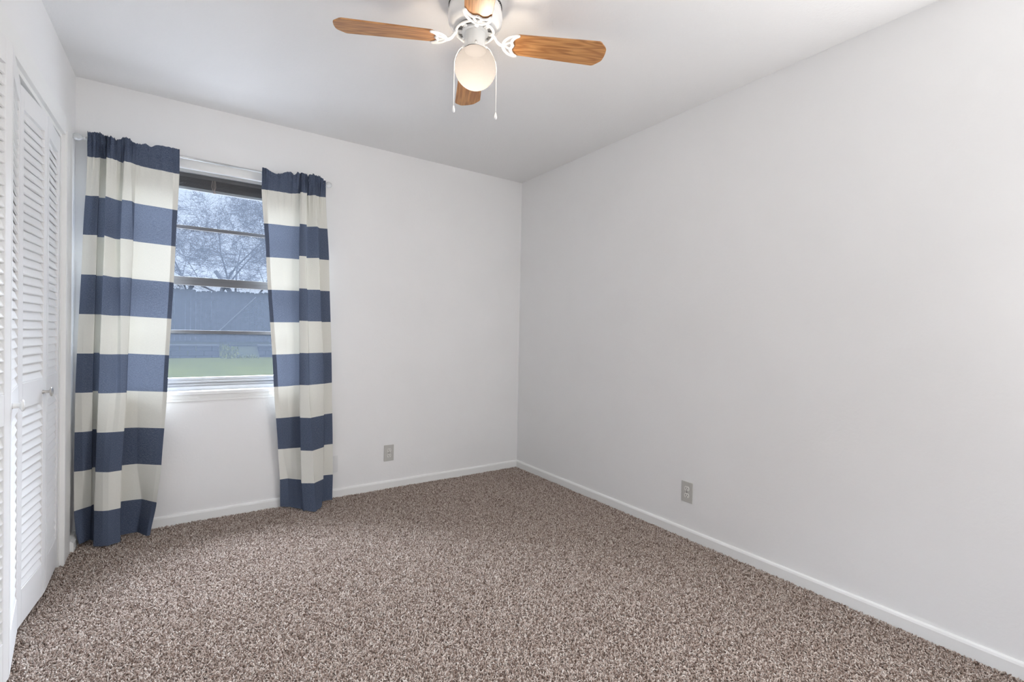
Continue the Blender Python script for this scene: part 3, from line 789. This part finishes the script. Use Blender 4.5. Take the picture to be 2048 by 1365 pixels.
def iron_mesh():
    bm = bmesh.new()
    zb = BZ - 0.0035
    rp = lambda r, v, z=0.0: Vector((r, v * math.cos(PITCH), zb - v * math.sin(PITCH) + z))
    # arm from the flywheel, dipping to the blade
    arm = sample([(0.070, 0, ring_z), (0.080, 0, ring_z - .010), (0.091, 0, zb + .008), (0.104, 0, zb), (0.118, 0, zb)], 5)
    tube(bm, arm, 0.0085, 10, 0.7)
    for s in (-1, 1):
        outer = sample([rp(0.112, 0), rp(0.117, s*.020), rp(0.130, s*.037), rp(0.148, s*.0475), rp(0.173, s*.0515)], 6)
        tube(bm, outer, [0.0065] * (len(outer) - 5) + [0.0072, .0075, .0070, .0060, .0035], 8, 0.5)
        inner = sample([rp(0.173, s*.0505), rp(0.158, s*.0425), rp(0.149, s*.031), rp(0.1445, s*.018), rp(0.148, s*.007), rp(0.1515, 0)], 6)
        tube(bm, inner, [0.003, 0.0048, 0.006] + [0.0066] * (len(inner) - 3), 8, 0.5)
        strut = sample([rp(0.114, 0), rp(0.130, s*.010), rp(0.1455, s*.020)], 6)
        tube(bm, strut, 0.0052, 8, 0.5)
    return bm
bd = blade_mesh(); bmesh.ops.recalc_face_normals(bd, faces=bd.faces)
# local blade frame carries the pitch: CCW side lower
blade0 = None
for k in range(4):
    ang = math.radians(TH0 - 90 * k)
    if k == 0:
        iron0 = link_mesh('blade_bracket', iron_mesh(), M_FANW, fan, rot=(0, 0, ang)); auto_smooth(iron0, 60)
        blade0 = link_mesh('fan_blade', bd, M_WOOD, fan, loc=(0, 0, BZ))
        bl_, ir_ = blade0, iron0
    else:
        bl_ = blade0.copy(); C.objects.link(bl_); bl_.parent = fan
        ir_ = iron0.copy(); C.objects.link(ir_); ir_.parent = fan
    ir_.rotation_euler = (0, 0, ang)
    bl_.rotation_mode = 'QUATERNION'
    bl_.rotation_quaternion = (Matrix.Rotation(ang, 3, 'Z') @ Matrix.Rotation(-PITCH, 3, 'X')).to_quaternion()
# pull chains draped over the globe
def chain(sx, zend, n_off):
    d = Vector((0.8276, -0.5611, 0)) * sx
    pts = [d * 0.050 + Vector((0, 0, zl(2.262))), d * 0.062 + Vector((0, 0, zl(2.250))), d * 0.073 + Vector((0, 0, zl(2.228))), d * (0.0815 + sx*.002) + Vector((0, 0, zl(2.204))), d * (0.0835 + sx*.004) + Vector((0, 0, zl(2.180))), d * (0.0835 + sx*.004) + Vector((0, 0, zl(zend)))]
    bm = bmesh.new(); tube(bm, pts, 0.0011, 6)
    tot = 0
    for a, b in zip(pts, pts[1:]):
        L_ = (b - a).length; q = int(L_ / 0.0038)
        for i in range(q):
            p = a.lerp(b, i / q)
            bmesh.ops.create_icosphere(bm, subdivisions=1, radius=0.0017, matrix=Matrix.Translation(p))
    c = link_mesh('pull_chain', bm, M_CHAIN, fan, smooth=True)
    bm = bmesh.new(); e = pts[-1]
    lathe(bm, [(0.0, 0.001), (.0022, 0), (.0035, -.004), (.0052, -.011), (.0062, -.018), (.0055, -.023), (.003, -.0262), (0, -.027)], 20, Matrix.Translation(e))
    link_mesh('chain_pendant', bm, M_KNOBW, c, smooth=True)
    bm = bmesh.new(); K = Matrix.Translation(pts[0] - d * 0.012) @ Matrix.Rotation(math.atan2(d.y, d.x), 4, 'Z') @ Matrix.Rotation(PI/2, 4, 'Y')
    lathe(bm, [(0.0, 0), (.0045, 0), (.0045, .006), (.003, .012), (0, .0125)], 14, K)
    link_mesh('chain_socket', bm, M_FANW, c, smooth=True)
chain(-1, 2.030, 0); chain(1, 2.006, 0)

# ------------------------------------------------------------------ outlets and cover plate
def outlet(loc, rotz, label):
    r = empty('wall_outlet', loc, (0, 0, rotz)); tag(r, label, 'wall outlet')
    # local: plate faces -y
    bm = bmesh.new()
    pf = [(-.0355, -.058), (.0355, -.058), (.0355, .058), (-.0355, .058)]
    box(bm, -.0365, .0365, -.0055, 0, -.058, .058, 0.002)
    link_mesh('cover_plate', bm, M_PLATE, r)
    for z in (-.0195, .0195):
        bm = bmesh.new()
        K = Matrix.Translation((0, -.0050, z)) @ Matrix.Rotation(PI/2, 4, 'X')
        poly = [(0.0155 * math.cos(2*PI*k/32) , max(-.0125, min(.0125, 0.0168 * math.sin(2*PI*k/32)))) for k in range(32)]
        prism(bm, poly, 0, 0.0035, K)
        rc = link_mesh('receptacle', bm, M_RECEP, r)
        bm = bmesh.new()
        for x, hh_ in ((-.0062, .0040), (.0062, .0032)):
            box(bm, x - .0014, x + .0014, -.0089, -.0083, z + .0025 - hh_, z + .0025 + hh_)
        lathe(bm, [(0.0, .0001), (.0026, .0001), (.0026, -.0004), (0, -.0004)], 14, Matrix.Translation((0, -.0086, z - .0078)) @ Matrix.Rotation(PI/2, 4, 'X'))
        sl = link_mesh('outlet_slots', bm, M_BLACK, rc)
    bm = bmesh.new(); lathe(bm, [(0.0, .0020), (.0022, .0016), (.0030, 0), (0, 0)], 14, Matrix.Translation((0, -.0055, 0)) @ Matrix.Rotation(PI/2, 4, 'X'))
    link_mesh('screw', bm, M_BLACK, r)
outlet((-1.143, 0.0, 0.253), 0, 'beige two-socket outlet on the window wall right of the curtains')
outlet((0.0, -1.702, 0.256), -PI/2, 'beige two-socket outlet on the long bare right wall')
bm = bmesh.new(); box(bm, -.036, .036, -.005, 0, -.057, .057, 0.0015)
o = link_mesh('cover_plate', bm, M_PLATEW, loc=(-1.540, 0.0, 0.222)); tag(o, 'wall-coloured blank cover plate peeking out beside the right curtain', 'cover plate')

# ------------------------------------------------------------------ carpet
def build_carpet():
    bm = bmesh.new()
    nx, ny = 60, 84
    x0, x1, y0, y1 = -W - 0.10, -0.006, YR + 0.01, -0.006
    vs_ = [[bm.verts.new((lerp(x0, x1, i / nx), lerp(y0, y1, j / ny), -0.012 + 0.0022 * noise.noise(Vector((i * .35, j * .35, 0))))) for i in range(nx + 1)] for j in range(ny + 1)]
    for j in range(ny):
        for i in range(nx): bm.faces.new((vs_[j][i], vs_[j][i+1], vs_[j+1][i+1], vs_[j+1][i]))
    base = link_mesh('carpet', bm, M_BACKING)
    tag(base, 'brown and beige flecked cut-pile carpet covering the floor', 'carpet', kind='stuff')
    # a few yarn tufts to scatter
    tufts = bpy.data.collections.new('yarn_tufts')
    for q in range(5):
        rnd = random.Random(q + 5); bm = bmesh.new()
        n = 5; ln = 0.0100; bend = rnd.uniform(.001, .0035); pts = []; rr = []
        for i in range(n):
            t = i / (n - 1)
            pts.append((bend * math.sin(t * 2.2 + q), bend * (1 - math.cos(t * 2.4)), ln * t))
            rr.append((0.0015, 0.0019, 0.0021, 0.0018, 0.0009)[i])
        tube(bm, pts, rr, 4)
        me = bpy.data.meshes.new('yarn_tuft'); bm.to_mesh(me); bm.free(); me.materials.append(M_YARN)
        for p in me.polygons: p.use_smooth = True
        ob = bpy.data.objects.new('yarn_tuft', me); tufts.objects.link(ob)
    ng = bpy.data.node_groups.new('carpet_pile', 'GeometryNodeTree')
    ng.interface.new_socket('Geometry', in_out='INPUT', socket_type='NodeSocketGeometry')
    ng.interface.new_socket('Geometry', in_out='OUTPUT', socket_type='NodeSocketGeometry')
    nd = ng.nodes.new; lk = ng.links.new
    gi = nd('NodeGroupInput'); go = nd('NodeGroupOutput')
    dp = nd('GeometryNodeDistributePointsOnFaces'); dp.inputs['Density'].default_value = 50000; dp.inputs['Seed'].default_value = 3
    ci = nd('GeometryNodeCollectionInfo'); ci.inputs['Collection'].default_value = tufts; ci.inputs['Separate Children'].default_value = True; ci.inputs['Reset Children'].default_value = True
    ip = nd('GeometryNodeInstanceOnPoints'); ip.inputs['Pick Instance'].default_value = True
    rv = nd('FunctionNodeRandomValue'); rv.data_type = 'FLOAT_VECTOR'
    rv.inputs['Min'].default_value = (-1.1, -1.1, -3.14); rv.inputs['Max'].default_value = (1.1, 1.1, 3.14)
    rs = nd('FunctionNodeRandomValue'); rs.data_type = 'FLOAT'
    rs.inputs[2].default_value = 0.75; rs.inputs[3].default_value = 1.25
    jg = nd('GeometryNodeJoinGeometry')
    lk(gi.outputs[0], dp.inputs['Mesh']); lk(dp.outputs['Points'], ip.inputs['Points'])
    lk(ci.outputs[0], ip.inputs['Instance']); lk(rv.outputs[0], ip.inputs['Rotation']); lk(rs.outputs[1], ip.inputs['Scale'])
    lk(gi.outputs[0], jg.inputs[0]); lk(ip.outputs[0], jg.inputs[0]); lk(jg.outputs[0], go.inputs[0])
    md = base.modifiers.new('pile', 'NODES'); md.node_group = ng
    return base
build_carpet()

# ------------------------------------------------------------------ back yard
def yard_z(x, y):
    return lerp(-0.25, 0.28, max(0.0, min(1.0, (y - 1.0) / 12.2)))
bm = bmesh.new()
nx, ny = 30, 40
g = [[bm.verts.new((lerp(-22, 22, i / nx), lerp(0.2, 40, j / ny), yard_z(0, lerp(0.2, 40, j / ny)) + 0.03 * noise.noise(Vector((i * .9, j * .9, 3))))) for i in range(nx + 1)] for j in range(ny + 1)]
for j in range(ny):
    for i in range(nx): bm.faces.new((g[j][i], g[j][i+1], g[j+1][i+1], g[j+1][i]))
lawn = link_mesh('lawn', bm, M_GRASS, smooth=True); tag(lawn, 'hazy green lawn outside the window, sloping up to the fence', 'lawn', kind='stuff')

bm = bmesh.new(); box(bm, -8.5, 4.5, 0.14, 6.5, -0.30, -0.06, 0.01)  # added slab, unseen, bounces daylight up onto the ceiling
o = link_mesh('bounce_slab', bm, simple('bounce_slab_pale', (0.42, 0.41, 0.40), 0.9, spec=0.0, var=0.08, vscale=3)); o['kind'] = 'structure'; o['label'] = 'added pale slab below view outside the window, bouncing daylight inside'

def retaining(x0, x1, label):
    r = empty('retaining_wall', ((x0 + x1) / 2, 13.6, 0.22)); tag(r, label, 'retaining wall')
    hw = (x1 - x0) / 2
    bm = bmesh.new()
    for row in range(3):
        x = -hw; first = True
        while x < hw - 0.02:
            xe = min(hw, x + (0.20 if (row % 2 and first) else 0.40)); first = False
            box(bm, x + .004, xe - .004, random.uniform(-.01, .01), 0.34, row * .14 - .02, row * .14 + .116, 0.012); x = xe
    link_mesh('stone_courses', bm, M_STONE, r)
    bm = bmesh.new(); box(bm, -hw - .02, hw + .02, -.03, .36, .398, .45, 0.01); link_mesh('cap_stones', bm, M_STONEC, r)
retaining(-6.2, -1.62, 'low grey stone retaining wall seen through the left half of the window')
retaining(-0.55, 4.5, 'low grey stone retaining wall seen beside the right curtain')
bm = bmesh.new()
vv = [bm.verts.new(p) for p in ((-14, 13.95, .64), (14, 13.95, .64), (14, 14.94, .74), (-14, 14.94, .74))]
bm.faces.new(vv)
bmesh.ops.solidify(bm, geom=list(bm.faces), thickness=0.3)
o = link_mesh('planting_bed', bm, M_SOIL); tag(o, 'raised strip of bare ground in front of the fence', 'planting bed', kind='stuff')
bm = bmesh.new()
for i in range(900):
    x = random.uniform(-1.60, -0.6); y = random.uniform(12.9, 13.9); t = random.random()
    z = lerp(0.22, 0.60, (y - 12.9) / 1.0) if x < -1.1 else lerp(.22, .42, (y - 12.9))
    h = random.uniform(.04, .09) * (1.5 if x < -1.3 else .8); a = random.uniform(0, 2*PI); wd_ = .014
    dx, dy = math.cos(a), math.sin(a)
    v0 = bm.verts.new((x - dy * wd_, y + dx * wd_, z)); v1 = bm.verts.new((x + dy * wd_, y - dx * wd_, z)); v2 = bm.verts.new((x + dx * h * .5, y + dy * h * .5, z + h))
    bm.faces.new((v0, v1, v2))
o = link_mesh('weeds', bm, M_WEED, recalc=False); tag(o, 'yellow-green weeds growing in the gap between the retaining walls', 'weeds', kind='stuff')
bm = bmesh.new(); prism_axis(bm, [(13.1, .20), (14.0, .20), (14.0, .63)], -1.62, -0.55, 'x')
o = link_mesh('earth_bank', bm, M_SOIL); tag(o, 'sloping earth bank between the two retaining walls', 'earth bank')

fence = empty('wooden_fence', (-1, 15.0, 0.6)); tag(fence, 'weathered grey wooden privacy fence across the back yard', 'fence')
bm = bmesh.new(); x = -13.0; rnd = random.Random(4)
while x < 13:
    h = 1.80 + rnd.uniform(-.025, .025) + 0.05 * noise.noise(Vector((x * .5, 0, 0))) - 0.022 * x * 0 
    w_ = 0.138; y_ = rnd.uniform(-.008, .008); c0 = 0.028
    poly = [(x, 0), (x + w_, 0), (x + w_, h - c0), (x + w_ - c0, h), (x + c0, h), (x, h - c0)]
    a = [bm.verts.new((p[0], y_, p[1])) for p in poly]; b_ = [bm.verts.new((p[0], y_ + .018, p[1])) for p in poly]
    bm.faces.new(a); bm.faces.new(b_[::-1])
    for i in range(6): bm.faces.new((a[i], b_[i], b_[(i+1) % 6], a[(i+1) % 6]))
    x += w_ + 0.0008
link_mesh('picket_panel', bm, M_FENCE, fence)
for z in (.3, 1.45):
    bm = bmesh.new(); box(bm, -13, 13, .02, .06, z, z + .09); link_mesh('rail', bm, M_FENCE, fence)
for k in range(11):
    bm = bmesh.new(); box(bm, -12.5 + k * 2.4, -12.41 + k * 2.4, .06, .15, -.2, 1.6, .004); link_mesh('fence_post', bm, M_FENCE, fence)
bm = bmesh.new()
p0 = Vector((-1.62 + 1, -.035, 0.42)); p1 = Vector((-0.50 + 1, -.035, 1.66))
tube(bm, [p0, p1], 0.013, 4)
br = link_mesh('diagonal_brace', bm, M_FENCEL, fence); br['label'] = 'pale diagonal brace board'

# bare trees beyond the fence
def tree(loc, h, seed, label, lean=(0, 0), spread=1.0):
    rnd = random.Random(seed)
    root = empty('bare_tree', loc); tag(root, label, 'tree', 'bare trees beyond the fence')
    bt = bmesh.new(); bb = bmesh.new(); count = [0]
    def grow(p, d, L_, r, depth):
        if count[0] > 30000: return
        n = 4 if depth < 4 else 3
        pts = [p.copy()]; rr = [r]
        q = p.copy(); dd = d.copy()
        for i in range(n):
            dd = (dd + Vector((rnd.gauss(0, .16), rnd.gauss(0, .16), rnd.gauss(0, .12) - (0.05 if depth >= 3 else -0.02)))).normalized()
            q = q + dd * (L_ / n); pts.append(q.copy()); rr.append(lerp(r, r * 0.55, (i + 1) / n))
        tube(bt if depth < 2 else bb, pts, rr, 5 if depth < 3 else 3, caps=False)
        count[0] += 1
        if depth >= 6: return
        k = 3 if depth < 2 else (4 if depth < 4 else 6)
        for _ in range(k):
            t = rnd.uniform(.35, 1.0); i = min(n - 1, int(t * n)); pp = pts[i].lerp(pts[i+1], t * n - i) if t < 1 else pts[-1]
            a = rnd.uniform(0, 2*PI); el = rnd.uniform(.45, 1.15) * spread
            side = dd.cross(Vector((math.cos(a), math.sin(a), .3))).normalized()
            nd_ = (dd * math.cos(el) + side * math.sin(el)).normalized()
            if nd_.z < -0.35: nd_.z *= .3
            grow(pp, nd_, L_ * rnd.uniform(.55, .82), max(.0042, rr[i] * rnd.uniform(.38, .52)), depth + 1)
    grow(Vector((0, 0, 0)), Vector((lean[0], lean[1], 1)).normalized(), h * .34, h * .013, 0)
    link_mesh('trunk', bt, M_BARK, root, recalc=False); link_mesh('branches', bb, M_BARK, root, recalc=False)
tree((-0.2, 17.2, 0.4), 9.5, 11, 'bare branching tree beyond the fence, nearest the right curtain', (-.25, 0))
tree((-3.4, 18.8, 0.4), 9.0, 23, 'bare tree beyond the fence, behind the left curtain', (.2, -.05))
tree((-1.6, 22.0, 0.4), 10.5, 31, 'taller bare tree far beyond the middle of the fence', (0, -.1))
tree((3.2, 19.5, 0.4), 7.5, 47, 'bare tree beyond the fence, hidden behind the right curtain', (-.2, -.05))
